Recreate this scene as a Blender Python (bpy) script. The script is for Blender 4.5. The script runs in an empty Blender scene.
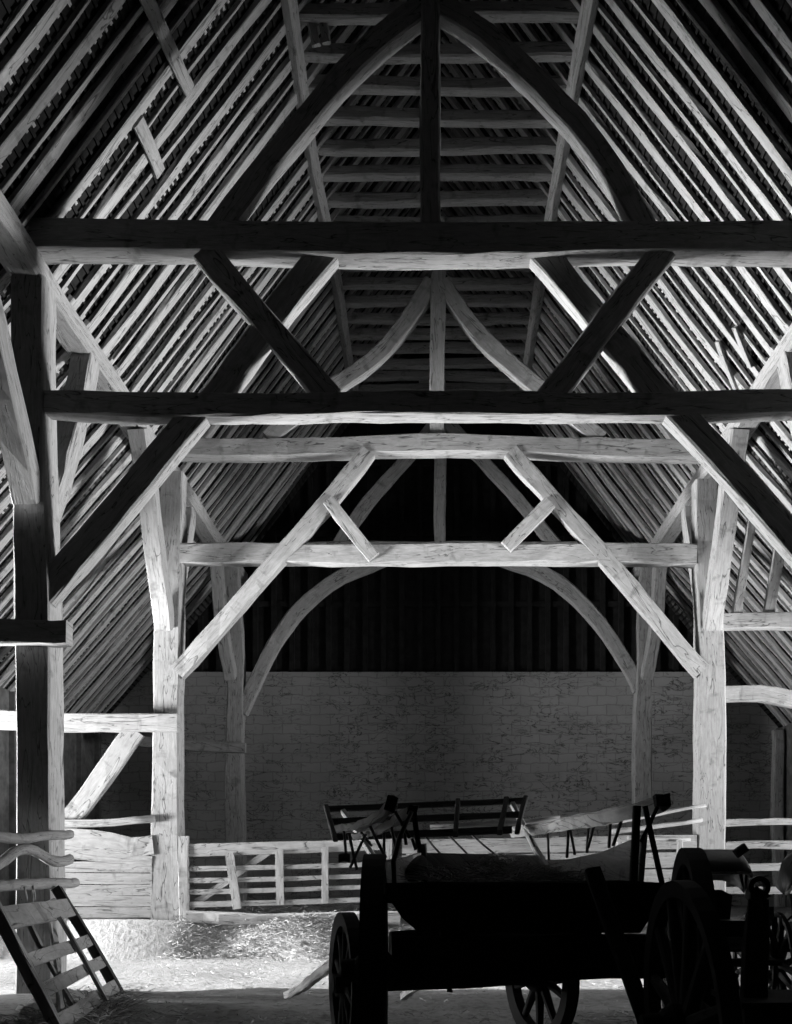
import bpy, bmesh, math, random
from mathutils import Vector, Matrix
C = bpy.context.scene.collection
R0 = random.Random(7)
FPX, VX, VY, H = 990.0, 438.5, 873.0, 1.15     # focal length in px, level line of sight, eye height
YN, YM, YF, YW = 10.75, 15.87, 20.96, 22.3      # the three trusses and the end wall
GZ = -0.15                                      # earth floor of the near bays
PF = 0.42                                       # raised floor beyond the middle truss

def P(px, py, Y):
    return Vector(((px - VX) / FPX * Y, Y, H + (VY - py) / FPX * Y))

# ------------------------------------------------------------------ materials
def new_mat(name):
    m = bpy.data.materials.new(name); m.use_nodes = True
    nt = m.node_tree; b = nt.nodes['Principled BSDF']
    b.inputs['Roughness'].default_value = 0.9
    b.inputs['Specular IOR Level'].default_value = 0.15
    return m, nt, b
def ramp(nt, stops):
    r = nt.nodes.new('ShaderNodeValToRGB')
    e = r.color_ramp.elements
    while len(e) < len(stops): e.new(0.5)
    for i, (p, v) in enumerate(stops):
        e[i].position = p; e[i].color = (v, v, v, 1)
    return r
def noise(nt, vec, scale, detail=4, rough=.6, dist=0):
    n = nt.nodes.new('ShaderNodeTexNoise')
    n.inputs['Scale'].default_value = scale; n.inputs['Detail'].default_value = detail
    n.inputs['Roughness'].default_value = rough; n.inputs['Distortion'].default_value = dist
    nt.links.new(vec, n.inputs['Vector']); return n
def mul(nt, a, b, t='MULTIPLY', f=1.0):
    m = nt.nodes.new('ShaderNodeMix'); m.data_type = 'RGBA'; m.blend_type = t
    m.inputs[0].default_value = f
    nt.links.new(a, m.inputs[6]); nt.links.new(b, m.inputs[7]); return m.outputs[2]
def bump(nt, b, h, s, d=.02):
    n = nt.nodes.new('ShaderNodeBump'); n.inputs['Strength'].default_value = s; n.inputs['Distance'].default_value = d
    nt.links.new(h, n.inputs['Height']); nt.links.new(n.outputs[0], b.inputs['Normal'])

def wood(name, lo, hi, crack=.35, bs=.5):
    m, nt, b = new_mat(name)
    uv = nt.nodes.new('ShaderNodeUVMap'); oi = nt.nodes.new('ShaderNodeObjectInfo')
    add = nt.nodes.new('ShaderNodeVectorMath'); add.operation = 'MULTIPLY_ADD'
    add.inputs[1].default_value = (37, 91, 13)
    nt.links.new(oi.outputs['Random'], add.inputs[0]); nt.links.new(uv.outputs[0], add.inputs[2])
    mp = nt.nodes.new('ShaderNodeMapping'); mp.inputs['Scale'].default_value = (1, 11, 1)
    nt.links.new(add.outputs[0], mp.inputs['Vector'])
    g = noise(nt, mp.outputs[0], 4.5, 8, .7, .5)
    r1 = ramp(nt, [(.3, lo), (.5, (lo + hi) / 2), (.72, hi)])
    nt.links.new(g.outputs['Fac'], r1.inputs[0])
    mp2 = nt.nodes.new('ShaderNodeMapping'); mp2.inputs['Scale'].default_value = (.8, 14, 1)
    nt.links.new(add.outputs[0], mp2.inputs['Vector'])
    c = noise(nt, mp2.outputs[0], 1.0, 3, .5, 1.0)
    r2 = ramp(nt, [(.40, 1), (.486, 1), (.5, crack * .6), (.51, 1)])
    nt.links.new(c.outputs['Fac'], r2.inputs[0])
    k = noise(nt, add.outputs[0], 5, 3, .6)
    r3 = ramp(nt, [(.28, .6), (.42, 1), (.6, 1), (.75, .88)])
    nt.links.new(k.outputs['Fac'], r3.inputs[0])
    col = mul(nt, mul(nt, r1.outputs[0], r2.outputs[0]), r3.outputs[0])
    nt.links.new(col, b.inputs['Base Color'])
    bump(nt, b, col, bs, .03)
    return m
OAK = wood('weathered_oak', .19, .34)
PALE = wood('bleached_board', .18, .30, .4)
RAFT = wood('rafter_oak', .23, .37, .4)
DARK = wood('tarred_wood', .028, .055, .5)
WAGW = wood('wagon_board', .30, .48, .45)
BATT = wood('batten', .10, .18, .5)

def plain(name, v, rough=.8, spec=.2, nscale=None, amt=.3):
    m, nt, b = new_mat(name)
    b.inputs['Roughness'].default_value = rough; b.inputs['Specular IOR Level'].default_value = spec
    tc = nt.nodes.new('ShaderNodeTexCoord')
    n = noise(nt, tc.outputs['Object'], nscale or 9, 4)
    r = ramp(nt, [(.3, v * (1 - amt)), (.7, v * (1 + amt))])
    nt.links.new(n.outputs['Fac'], r.inputs[0]); nt.links.new(r.outputs[0], b.inputs['Base Color'])
    bump(nt, b, n.outputs['Fac'], .2, .01)
    return m
IRON = plain('black_iron', .03, .5, .4)
LEATHER = plain('black_leather', .025, .42, .45, 20)
ROPE = plain('rope', .25, .9, .1, 40)
STRAWM = plain('straw', .24, .8, .2, 15, .5)
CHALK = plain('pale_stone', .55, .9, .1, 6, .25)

def brick_mat():
    m, nt, b = new_mat('whitewashed_brick')
    tc = nt.nodes.new('ShaderNodeTexCoord')
    mp = nt.nodes.new('ShaderNodeMapping'); mp.inputs['Rotation'].default_value = (math.pi / 2, 0, 0)
    nt.links.new(tc.outputs['Object'], mp.inputs['Vector'])
    wob = noise(nt, tc.outputs['Object'], 2.2, 3)
    wv = nt.nodes.new('ShaderNodeVectorMath'); wv.operation = 'MULTIPLY_ADD'; wv.inputs[1].default_value = (.16, .16, .1)
    nt.links.new(wob.outputs['Color'], wv.inputs[0]); nt.links.new(mp.outputs[0], wv.inputs[2])
    br = nt.nodes.new('ShaderNodeTexBrick')
    br.inputs['Scale'].default_value = 1; br.inputs['Brick Width'].default_value = .43; br.inputs['Row Height'].default_value = .215
    br.inputs['Mortar Size'].default_value = .013; br.inputs['Mortar Smooth'].default_value = .35
    br.inputs['Color1'].default_value = (.28, .28, .28, 1); br.inputs['Color2'].default_value = (.26, .26, .26, 1); br.inputs['Mortar'].default_value = (.2, .2, .2, 1)
    nt.links.new(wv.outputs[0], br.inputs['Vector'])
    # flaked-off whitewash: short dark ragged marks, mostly along the courses
    mp2 = nt.nodes.new('ShaderNodeMapping'); mp2.inputs['Scale'].default_value = (1, 1, 2.6)
    nt.links.new(tc.outputs['Object'], mp2.inputs['Vector'])
    f = noise(nt, mp2.outputs[0], 2.0, 7, .6, 1.0)
    r = ramp(nt, [(.46, 1), (.48, 1), (.5, .12), (.516, 1)])
    nt.links.new(f.outputs['Fac'], r.inputs[0])
    g = noise(nt, tc.outputs['Object'], .9, 4, .6)
    rg = ramp(nt, [(.40, 0), (.52, 1)])
    nt.links.new(g.outputs['Fac'], rg.inputs[0])
    mx = nt.nodes.new('ShaderNodeMix'); mx.data_type = 'RGBA'
    nt.links.new(rg.outputs[0], mx.inputs[0]); nt.links.new(r.outputs[0], mx.inputs[7]); mx.inputs[6].default_value = (1, 1, 1, 1)
    big = noise(nt, tc.outputs['Object'], .5, 5, .6); rb = ramp(nt, [(.3, .75), (.7, 1.1)])
    nt.links.new(big.outputs['Fac'], rb.inputs[0])
    col = mul(nt, mul(nt, br.outputs['Color'], mx.outputs[2]), rb.outputs[0])
    nt.links.new(col, b.inputs['Base Color']); bump(nt, b, col, .6, .03)
    return m
BRICK = brick_mat()

def dirt_mat():
    m, nt, b = new_mat('chalky_earth')
    tc = nt.nodes.new('ShaderNodeTexCoord')
    a = noise(nt, tc.outputs['Object'], .7, 6, .65); c = noise(nt, tc.outputs['Object'], 11, 6, .7)
    r = ramp(nt, [(.3, .21), (.65, .32)]); nt.links.new(a.outputs['Fac'], r.inputs[0])
    r2 = ramp(nt, [(.3, .45), (.5, .95), (.7, 1)]); nt.links.new(c.outputs['Fac'], r2.inputs[0])
    col = mul(nt, r.outputs[0], r2.outputs[0])
    nt.links.new(col, b.inputs['Base Color']); bump(nt, b, c.outputs['Fac'], .9, .05)
    return m
EARTH = dirt_mat()

def cover_mat():
    m, nt, b = new_mat('roof_tile_underside')
    tc = nt.nodes.new('ShaderNodeTexCoord')
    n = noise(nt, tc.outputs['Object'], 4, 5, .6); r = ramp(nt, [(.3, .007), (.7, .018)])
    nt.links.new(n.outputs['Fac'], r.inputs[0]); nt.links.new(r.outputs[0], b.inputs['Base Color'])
    bump(nt, b, n.outputs['Fac'], .5, .03); return m
COVER = cover_mat()
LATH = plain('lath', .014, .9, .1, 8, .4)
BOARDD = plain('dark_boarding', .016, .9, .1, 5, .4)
AISLE_LIT = plain('aisle_roof_lit', .06, .9, .1, 6, .5)  # aisle roof covering, light falling on it put into a paler colour
BOARDG = plain('grey_boarding', .10, .9, .1, 5, .4)

# ------------------------------------------------------------------ mesh helpers
def nbm():
    bm = bmesh.new(); bm.loops.layers.uv.new('UVMap'); return bm
def finish(name, bm, mat, parent=None, smooth=False, loc=None):
    bmesh.ops.recalc_face_normals(bm, faces=bm.faces)
    me = bpy.data.meshes.new(name)
    if smooth:
        for f in bm.faces: f.smooth = True
    bm.to_mesh(me); bm.free()
    for m in (mat if isinstance(mat, (list, tuple)) else [mat]): me.materials.append(m)
    o = bpy.data.objects.new(name, me); C.objects.link(o)
    # origin at the middle of the base
    xs = [v.co for v in me.vertices]
    if loc is None:
        lo = Vector((min(v[i] for v in xs) for i in range(3))); hi = Vector((max(v[i] for v in xs) for i in range(3)))
        loc = Vector(((lo.x + hi.x) / 2, (lo.y + hi.y) / 2, lo.z))
    me.transform(Matrix.Translation(-Vector(loc)))
    o.location = loc
    if parent is not None:
        o.parent = parent
        q = parent; off = Vector((0, 0, 0))
        while q is not None: off += q.location; q = q.parent
        o.location = Vector(loc) - off
    return o
def tag(o, label=None, cat=None, group=None, kind=None):
    if label: o['label'] = label
    if cat: o['category'] = cat
    if group: o['group'] = group
    if kind: o['kind'] = kind
    elif cat: o['kind'] = 'thing'
    return o
def root(name, loc, label, cat, group=None):
    o = bpy.data.objects.new(name, None); C.objects.link(o); o.location = loc
    o.empty_display_size = .2
    return tag(o, label, cat, group)
def struct(name, bm, mat):
    return tag(finish(name, bm, mat), kind='structure')

def catmull(pts, step):
    pts = [Vector(p) for p in pts]
    if len(pts) == 2:
        n = max(2, int((pts[1] - pts[0]).length / step) + 1)
        return [pts[0].lerp(pts[1], i / n) for i in range(n + 1)]
    out = []
    q = [2 * pts[0] - pts[1]] + pts + [2 * pts[-1] - pts[-2]]
    for i in range(1, len(q) - 2):
        a, b, c, d = q[i - 1:i + 3]
        n = max(1, int((c - b).length / step) + 1)
        for k in range(n):
            t = k / n
            out.append(.5 * (2 * b + (c - a) * t + (2 * a - 5 * b + 4 * c - d) * t * t + (3 * b - a - 3 * c + d) * t ** 3))
    out.append(pts[-1]); return out
def timber(bm, pts, w, d, n, jit=.008, wob=.015, step=.35, ch=.14, taper=(1, 1), rnd=None, round_=False, matidx=0):
    """hewn timber swept along pts: w across, d along the direction n"""
    rnd = rnd or R0
    ring = catmull(pts, step); n = Vector(n).normalized()
    L = 0; rings = []; us = []
    ph = [rnd.uniform(0, 6.3) for _ in range(4)]; fr = [rnd.uniform(.6, 1.6) for _ in range(4)]
    m = len(ring)
    if round_:
        sec = [(math.cos(a) * .5, math.sin(a) * .5) for a in [k * math.pi / 4 for k in range(8)]]
    else:
        a, b_ = .5, .5 - ch
        sec = [(a, -b_), (a, b_), (b_, a), (-b_, a), (-a, b_), (-a, -b_), (-b_, -a), (b_, -a)]
        if ch < .02: sec = [(.5, -.5), (.5, .5), (-.5, .5), (-.5, -.5)]
    for i, p in enumerate(ring):
        t = (ring[min(i + 1, m - 1)] - ring[max(i - 1, 0)]).normalized()
        s = t.cross(n).normalized(); nn = s.cross(t).normalized()
        if i: L += (p - ring[i - 1]).length
        us.append(L)
        f = i / (m - 1); k = taper[0] * (1 - f) + taper[1] * f
        e = 1 if 0 < i < m - 1 else .3
        oa = wob * e * math.sin(L * fr[0] + ph[0]); ob = wob * e * math.sin(L * fr[1] + ph[1])
        sw = 1 + wob * 3 * math.sin(L * fr[2] * 1.7 + ph[2]); 
        rings.append([bm.verts.new(p + s * (x * w * k * sw + oa + rnd.uniform(-jit, jit)) + nn * (y * d * k + ob + rnd.uniform(-jit, jit))) for x, y in sec])
    uvl = bm.loops.layers.uv.verify(); N = len(sec); off = rnd.uniform(0, 50)
    per = [k / N * 2 * (w + d) for k in range(N + 1)]
    for i in range(m - 1):
        for k in range(N):
            f = bm.faces.new((rings[i][k], rings[i][(k + 1) % N], rings[i + 1][(k + 1) % N], rings[i + 1][k]))
            f.material_index = matidx
            for l, (u, v) in zip(f.loops, ((us[i], per[k]), (us[i], per[k + 1]), (us[i + 1], per[k + 1]), (us[i + 1], per[k]))):
                l[uvl].uv = (u + off, v)
    for rg in (rings[0], rings[-1]):
        f = bm.faces.new(rg); f.material_index = matidx
        for l, (x, y) in zip(f.loops, sec): l[uvl].uv = (y * d * .1 + off, x * w)
    return bm
def T(name, pts, w, d, n, mat=OAK, parent=None, **k):
    return finish(name, timber(nbm(), pts, w, d, n, **k), mat, parent, smooth=k.get('round_', False))
def box(bm, lo, hi, mi=0):
    x0, y0, z0 = lo; x1, y1, z1 = hi
    v = [bm.verts.new(c) for c in ((x0, y0, z0), (x1, y0, z0), (x1, y1, z0), (x0, y1, z0), (x0, y0, z1), (x1, y0, z1), (x1, y1, z1), (x0, y1, z1))]
    uvl = bm.loops.layers.uv.verify()
    for q in ((0, 3, 2, 1), (4, 5, 6, 7), (0, 1, 5, 4), (1, 2, 6, 5), (2, 3, 7, 6), (3, 0, 4, 7)):
        f = bm.faces.new([v[i] for i in q]); f.material_index = mi
        for l in f.loops: l[uvl].uv = (l.vert.co.x + l.vert.co.y, l.vert.co.z)
def prism(bm, poly, y0, y1, mi=0):
    a = [bm.verts.new((x, y0, z)) for x, z in poly]; b = [bm.verts.new((x, y1, z)) for x, z in poly]
    n = len(poly); fs = [bm.faces.new(a), bm.faces.new(b[::-1])]
    for i in range(n): fs.append(bm.faces.new((a[i], b[i], b[(i + 1) % n], a[(i + 1) % n])))
    for f in fs: f.material_index = mi
EY, EX, EZ = Vector((0, 1, 0)), Vector((1, 0, 0)), Vector((0, 0, 1))

# ------------------------------------------------------------------ the roof planes (underside of rafters)
XP, ZP = 4.45, H + 6.98            # where main slope and aisle slope meet, over the arcade plate
SM, SA = 1.32, 1.15
ZR = ZP + SM * XP                  # ridge
XW = 7.68; ZE = ZP - SA * (XW - XP)
def zroof(x):
    x = abs(x)
    return ZP + SM * (XP - x) if x <= XP else ZP - SA * (x - XP)
def roofpt(px, py):                # where a line of sight meets the underside of the roof
    s = abs(px - VX) / FPX; h = (VY - py) / FPX
    Y = (ZR - H) / (h + SM * s)
    if s * Y > XP: Y = (ZP + SA * XP - H) / (h + SA * s)
    return P(px, py, Y)

# ------------------------------------------------------------------ setting
def floor():
    bm = nbm(); rnd = random.Random(3)
    xs = [-9 + i * .25 for i in range(73)]
    ys = [-3.5 + i * .25 for i in range(76)] + [15.55 + i * .06 for i in range(10)] + [16.3 + i * .3 for i in range(22)]
    def z(x, y):
        s = min(1, max(0, (y - 15.15 + .12 * math.sin(x * 2.3)) / .55))
        b = GZ + (PF - GZ) * s * s * (3 - 2 * s)
        return b + .018 * math.sin(x * 2.1 + y) * math.sin(y * 1.7 - x * .6) + rnd.uniform(-.012, .012) - .02
    g = [[bm.verts.new((x, y, z(x, y))) for x in xs] for y in ys]
    for j in range(len(ys) - 1):
        for i in range(len(xs) - 1): bm.faces.new((g[j][i], g[j][i + 1], g[j + 1][i + 1], g[j + 1][i]))
    o = struct('floor', bm, EARTH)
    for f in o.data.polygons: f.use_smooth = True
floor()
bm = nbm()
prism(bm, [(-7.9, -.1), (7.9, -.1), (7.9, 4.15), (6.55, 5.68), (-6.55, 5.68), (-7.9, 4.15)], YW, YW + .4)
struct('wall_back', bm, BRICK)
bm = nbm()                          # boarded gable over the brick wall
prism(bm, [(-6.6, 5.6), (6.6, 5.6), (XP, ZP + .06), (.05, ZR), (-.05, ZR), (-XP, ZP + .06)], YW + .25, YW + .4)
for k in range(27):
    x = -5.4 + k * .415
    zt = zroof(x) - .05
    if zt > 5.9: box(bm, (x - .055, YW + .13, 5.68), (x + .055, YW + .26, zt))
for zz in (7.2, 8.8, 10.4):
    xx = (XP - (zz - ZP) / SM) if zz > ZP else XP
    box(bm, (-xx, YW + .17, zz), (xx, YW + .27, zz + .12))
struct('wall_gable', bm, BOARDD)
for side, sx in (('left', -1), ('right', 1)):
    bm = nbm()
    def wb(y0, y1, z0, z1): box(bm, (sx * XW if sx > 0 else -XW - .22, y0, z0), (XW + .22 if sx > 0 else -XW, y1, z1))
    wb(-3.5, 10.6, -.3, ZE); wb(15.75, YW, -.3, ZE); wb(10.6, 15.75, 4.1, ZE)
    for k in range(74):            # weatherboard laps on the inside, studs
        pass
    y = -3.2
    while y < YW:
        if not 10.45 < y < 15.7:
            box(bm, (sx * XW - (.1 if sx > 0 else 0), y, 0), (sx * XW + (.0 if sx > 0 else .1), y + .14, ZE - .02))
        y += 1.1
    for y0 in (10.4, 15.75):       # cheeks and lid of an unseen porch added to confine the door light
        box(bm, (min(sx * 7.6, sx * 13.2), y0, -.3), (max(sx * 7.6, sx * 13.2), y0 + .2, 4.3))
    box(bm, (min(sx * 7.8, sx * 13.2), 10.4, 4.1), (max(sx * 7.8, sx * 13.2), 15.95, 4.3))
    box(bm, (min(sx * 7.6, sx * 13.6), 9.4, -.4), (max(sx * 7.6, sx * 13.6), 16.9, GZ - .03))
    struct('wall_' + side, bm, BOARDG)
bm = nbm()
prism(bm, [(-7.9, -.3), (7.9, -.3), (7.9, 4.15), (XP, ZP + .06), (.05, ZR), (-.05, ZR), (-XP, ZP + .06), (-7.9, 4.15)], -3.8, -3.5)
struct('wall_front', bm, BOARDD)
# roof covering with its laths
bm = nbm(); Y0, Y1 = -3.8, YW + .7
RD = .07                            # rafter depth
def up(x, z, slope, d):             # point moved square to the slope
    L = math.hypot(1, slope); return (x + math.copysign(slope / L * d, x), z + d / L)
for s in (-1, 1):
    secs = []
    for d in (RD + .03, RD + .09):
        a = (s * .0001, ZR + (d) * math.hypot(1, SM)); 
        b = up(s * XP, ZP, (SM + SA) / 2, d); c = up(s * (XW + .45), ZE - SA * .45, SA, d)
        secs.append((a, b, c))
    lo, hi = secs
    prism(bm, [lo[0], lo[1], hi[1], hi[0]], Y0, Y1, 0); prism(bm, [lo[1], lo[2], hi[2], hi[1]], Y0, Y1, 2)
    def laths(xa, za, slope, length):
        L = math.hypot(1, slope); n = int(length / .125)
        for k in range(n):
            t = (k + .5) / n * length
            x = s * (xa + t / L); z = za - t / L * slope
            q = [up(x, z, slope, RD + .002), up(x, z, slope, RD + .034)]
            dx, dz = s * .018 / L, -.018 * slope / L
            prism(bm, [(q[0][0] - dx, q[0][1] - dz), (q[0][0] + dx, q[0][1] + dz), (q[1][0] + dx, q[1][1] + dz), (q[1][0] - dx, q[1][1] - dz)], Y0, Y1, 1)
    laths(.08, ZR - .1, SM, XP * math.hypot(1, SM) - .2)
    laths(XP + .05, ZP - .05, SA, (XW - XP) * math.hypot(1, SA))
struct('ceiling', bm, [COVER, LATH, AISLE_LIT])

# ------------------------------------------------------------------ roof timbers
ORD = 'first second third fourth fifth sixth seventh eighth ninth tenth eleventh twelfth'.split()
def bay(Y):
    if Y < YN: return 0, 'before the front truss'
    if Y < YM: return 1, 'behind the front truss'
    if Y < YF: return 2, 'behind the middle truss'
    return 3, 'behind the far truss'
def rafter_mesh(s, aisle, thin, seed):
    rnd = random.Random(seed)
    slope = SA if aisle else SM; L = math.hypot(1, slope)
    nrm = Vector((s * slope / L, 0, 1 / L)); dn = Vector((s / L, 0, -slope / L))
    if aisle: a = Vector((s * (XP - .10), 0, zroof(XP - .10))); ln = (XW + .18 - XP + .1) * L
    else: a = Vector((s * .03, 0, ZR - .04)); ln = (XP + .10 - .03) * L
    w, d = (rnd.uniform(.04, .055), .05) if thin else (rnd.uniform(.125, .17), RD)
    if aisle: a = Vector((s * (XP - .02), 0, ZP + .02)); 
    pts = [a + dn * (ln * k / 6) + Vector((0, rnd.uniform(-.025, .025), 0)) for k in range(7)]
    pts = [p + nrm * (RD - d / 2 + (0 if thin else 0)) + nrm * 0 for p in pts]
    bm = timber(nbm(), pts, w, d, nrm, jit=.005 if thin else .008, wob=.008, step=.5, ch=.1, rnd=rnd)
    return bm, a, dn, ln, nrm, w
protos = {}
for s in (-1, 1):
    for aisle in (0, 1):
        for thin in (0, 1):
            for v in range(4):
                bm, a, dn, ln, nrm, w = rafter_mesh(s, aisle, thin, 100 + v + 10 * thin + 40 * aisle + 100 * (s + 1))
                me_o = finish('thin_rafter' if thin else 'rafter', bm, RAFT, loc=a)
                tooth = None
                if not thin and v in (0, 2):
                    rnd = random.Random(v + s + aisle * 5); tb = nbm(); t = .2
                    while t < ln - .2:
                        p = a + dn * t + nrm * (RD - .028) + EY * (w / 2 + .02)
                        timber(tb, [p - EY * .03, p + EY * rnd.uniform(.02, .075)], .036, .03, nrm, jit=.003, wob=0, ch=.1, rnd=rnd)
                        t += rnd.choice((.085, .085, .1, .17))
                    tooth = finish('batten_stubs', tb, RAFT, me_o)
                protos[s, aisle, thin, v] = (me_o, tooth, a)
used = set()
for s, sn in ((-1, 'left'), (1, 'right')):
    for aisle in (0, 1):
        cnt = {}
        k = 0
        while True:
            Y = 8.15 + k * .285
            if Y > YW - .12: break
            thin = k % 2; k += 1
            if aisle and Y < 10.2: continue
            b, bn = bay(Y)
            key = (b, thin); cnt[key] = cnt.get(key, 0) + 1
            rv = random.Random(k * 7 + s + aisle * 3); v = rv.randrange(4)
            src, tooth, a = protos[s, aisle, thin, v]
            if (s, aisle, thin, v) not in used:
                used.add((s, aisle, thin, v)); o = src; t = tooth
            else:
                o = src.copy(); C.objects.link(o); t = None
                if tooth: t = tooth.copy(); C.objects.link(t); t.parent = o
            o.location = Vector((a.x, Y + rv.uniform(-.03, .03), a.z))
            if b == 0:
                n = cnt[key]
                tot = sum(1 for j in range(200) if 8.15 + j * .285 < YN and j % 2 == thin and (not aisle or 8.15 + j * .285 >= 10.2))
                o_n = ORD[tot - n]
            else: o_n = ORD[cnt[key] - 1]
            where = f'{sn} aisle roof' if aisle else f'{sn} main roof slope'
            tag(o, f"{o_n} {'thin' if thin else 'thick'} pale rafter {bn} on the {where}", 'rafter', f"{'thin' if thin else 'thick'} rafters of the {where}")
# collars
ZC = H + 971 / 92.1
cn = {}
k = 0
while True:
    Y = 9.45 + k * .56; k += 1
    if Y > YW - .2: break
    b, bn = bay(Y); cn[b] = cn.get(b, 0) + 1
    xh = (ZR - ZC) / SM + .03
    rnd = random.Random(k)
    o = T('collar_beam', [(-xh, Y, ZC + .09), (0, Y, ZC + .09 + rnd.uniform(-.03, .03)), (xh, Y, ZC + .09 + rnd.uniform(-.02, .02))], .18, .15, (0, 1, 0), RAFT, rnd=rnd, jit=.008)
    nm = ORD[cn[b] - 1]
    if b == 0: nm = ORD[2 - cn[b] + 0] if cn[b] <= 3 else 'fourth'
    tag(o, f'{nm} high horizontal collar beam {bn}, joining the two roof slopes', 'collar beam', 'collar beams under the ridge')
# purlins
for s, sn in ((-1, 'left'), (1, 'right')):
    x = s * 1.80; z = zroof(x) - .10
    o = T('purlin', [(x, 6.5, z), (x + .03, 10, z), (x - .02, 14, z + .03), (x, 18, z - .02), (x, YW + .1, z)], .16, .16, (s * .8, 0, .6), RAFT, step=.6)
    tag(o, f'long pale purlin running lengthwise under the {sn} roof slope below the collars', 'purlin', 'purlins')
    # arcade plate
    xi = s * (397 + 428) / 2 / 92.1; zb = H + 599 / 92.1
    o = T('arcade_plate', [(xi, 6.0, zb + .12), (xi, 9, zb + .10), (xi + s * .02, 13, zb + .12), (xi, 17, zb + .1), (xi, YW - .02, zb + .12)], .36, .25, (0, 0, 1), OAK, step=.5)
    tag(o, f'heavy {sn} arcade plate running lengthwise on top of the {sn} posts', 'arcade plate', 'arcade plates')
# wind braces and odd battens nailed under the rafters
def under(a, b, w, label, cat='wind brace', name='wind_brace', t=.05):
    p, q = roofpt(*a), roofpt(*b); s = math.copysign(1, p.x)
    L = math.hypot(1, SM); n = Vector((s * SM / L, 0, 1 / L))
    if abs(p.x) > XP: L = math.hypot(1, SA); n = Vector((s * SA / L, 0, 1 / L))
    o = T(name, [p - n * (t / 2 - .005), q - n * (t / 2 - .005)], w, t, n, OAK, jit=.004)
    tag(o, label, cat, 'battens nailed under the rafters')
under((140, -12), (188, 88), .15, 'long slanting wind brace nailed across rafters high on the left roof slope')
under((136, 120), (158, 172), .16, 'short slanting wind brace end below the longer one on the left roof slope')
under((719, 340), (737, 389), .09, 'lower slanting batten across rafters above the right arcade plate')
under((736, 326), (752, 366), .10, 'upper slanting batten across rafters above the right arcade plate')
for i, (a, b, l) in enumerate((((311, 20), (316, 46), 'left of two short boards hanging beside the collar at upper left'),
                            ((322, 20), (326, 44), 'right of two short boards hanging beside the collar at upper left'))):
    p = P(a[0], a[1], 12.3); q = P(b[0], b[1], 12.3)
    o = T('short_board', [p, q], .10, .05, (0, 1, 0), RAFT); tag(o, l, 'board')

for a, b, w, l in (((419, 384), (431, 384), .16, 'pale patch standing in for daylight through the dark gable beside the middle king post'), ((508, 353), (518, 353), .14, 'small pale block high on the gable right of the middle king post')):
    o = T('gable_spot', [P(*a, YW + .06), P(*b, YW + .06)], w, .14, EY, CHALK, jit=.003, wob=.002); tag(o, l, 'board')  # the one by the king post is added for a glimmer of daylight
# ------------------------------------------------------------------ trusses
def mid(e): return e
def pts(lst, Y, t): return [P(x, y, Y) + EY * (t / 2) for x, y in lst]
def truss(Y, sc, label, gap):
    return root('roof_truss', (0, Y + .2, 0), label, 'roof truss', 'timber roof trusses')
def px(v, sc): return v / sc
def mirror(l): return [(2 * VX - x, y) for x, y in l]
# --- front truss
s1 = FPX / YN
t1 = truss(YN, s1, 'nearest dark timber roof truss spanning the barn above the wagon', 0)
LP = [(26, 274), (29, 450), (33, 700), (33, 994)]
for l in (LP, mirror(LP)):
    T('arcade_post', pts(l, YN, .42), .37, .42, (0, 1, 0), OAK, t1, ch=.05, taper=(.95, 1.06), jit=.006)
T('tie_beam', pts([(15, 234), (220, 234), (438, 237), (640, 236), (864, 236)], YN, .30), .335, .30, EY, OAK, t1, ch=.04, jit=.006)
T('strainer_beam', pts([(44, 400), (200, 402), (330, 404), (560, 402), (836, 400)], YN, .24), .25, .24, EY, OAK, t1, ch=.05, jit=.01)
T('king_post', pts([(431, 223), (430, 100), (429, -100)], YN + .02, .22), .22, .22, EY, OAK, t1, ch=.08, taper=(1.05, .9))
T('curved_brace', pts([(422, 5), (375, 42), (335, 82), (295, 128), (252, 178), (216, 226)], YN + .05, .2), .25, .2, EY, OAK, t1, ch=.08)
T('curved_brace', pts([(442, 3), (485, 33), (524, 69), (575, 120), (615, 170), (648, 226)], YN + .05, .2), .25, .2, EY, OAK, t1, ch=.08)
T('strut', pts([(203, 248), (330, 398)], YN + .03, .16), .27, .17, EY, OAK, t1, ch=.07)
T('strut', pts([(666, 247), (546, 400)], YN + .03, .16), .27, .17, EY, OAK, t1, ch=.07)
T('passing_brace', pts([(332, 243), (268, 323), (210, 400)], YN + .09, .19), .30, .19, EY, OAK, t1, ch=.07)
T('passing_brace', pts([(536, 243), (605, 327), (666, 400)], YN + .09, .19), .30, .19, EY, OAK, t1, ch=.07)
T('lower_brace', pts([(197, 410), (105, 520), (40, 594)], YN + .03, .2), .30, .2, EY, OAK, t1, ch=.07)
T('lower_brace', pts([(676, 407), (777, 520), (838, 588)], YN + .03, .2), .30, .2, EY, OAK, t1, ch=.07)
T('aisle_tie', pts([(66, 631), (0, 630), (-290, 628)], YN - .16, .2), .25, .2, EY, OAK, t1, ch=.05)
# braces from the posts to the arcade plate
xa = 4.46
for s in (-1, 1):
    xs = s * xa
    T('plate_brace', [(xs, YN + .02, 5.2), (xs, 10.2, 6.05), (xs, 9.5, 7.1), (xs, 9.1, 7.68)], .30, .26, EX, OAK, t1, ch=.06)
    T('plate_brace', [(xs, YN + .40, 5.15), (xs, 11.7, 6.0), (xs, 12.3, 7.0), (xs, 12.55, 7.68)], .30, .26, EX, OAK, t1, ch=.06)
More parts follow.
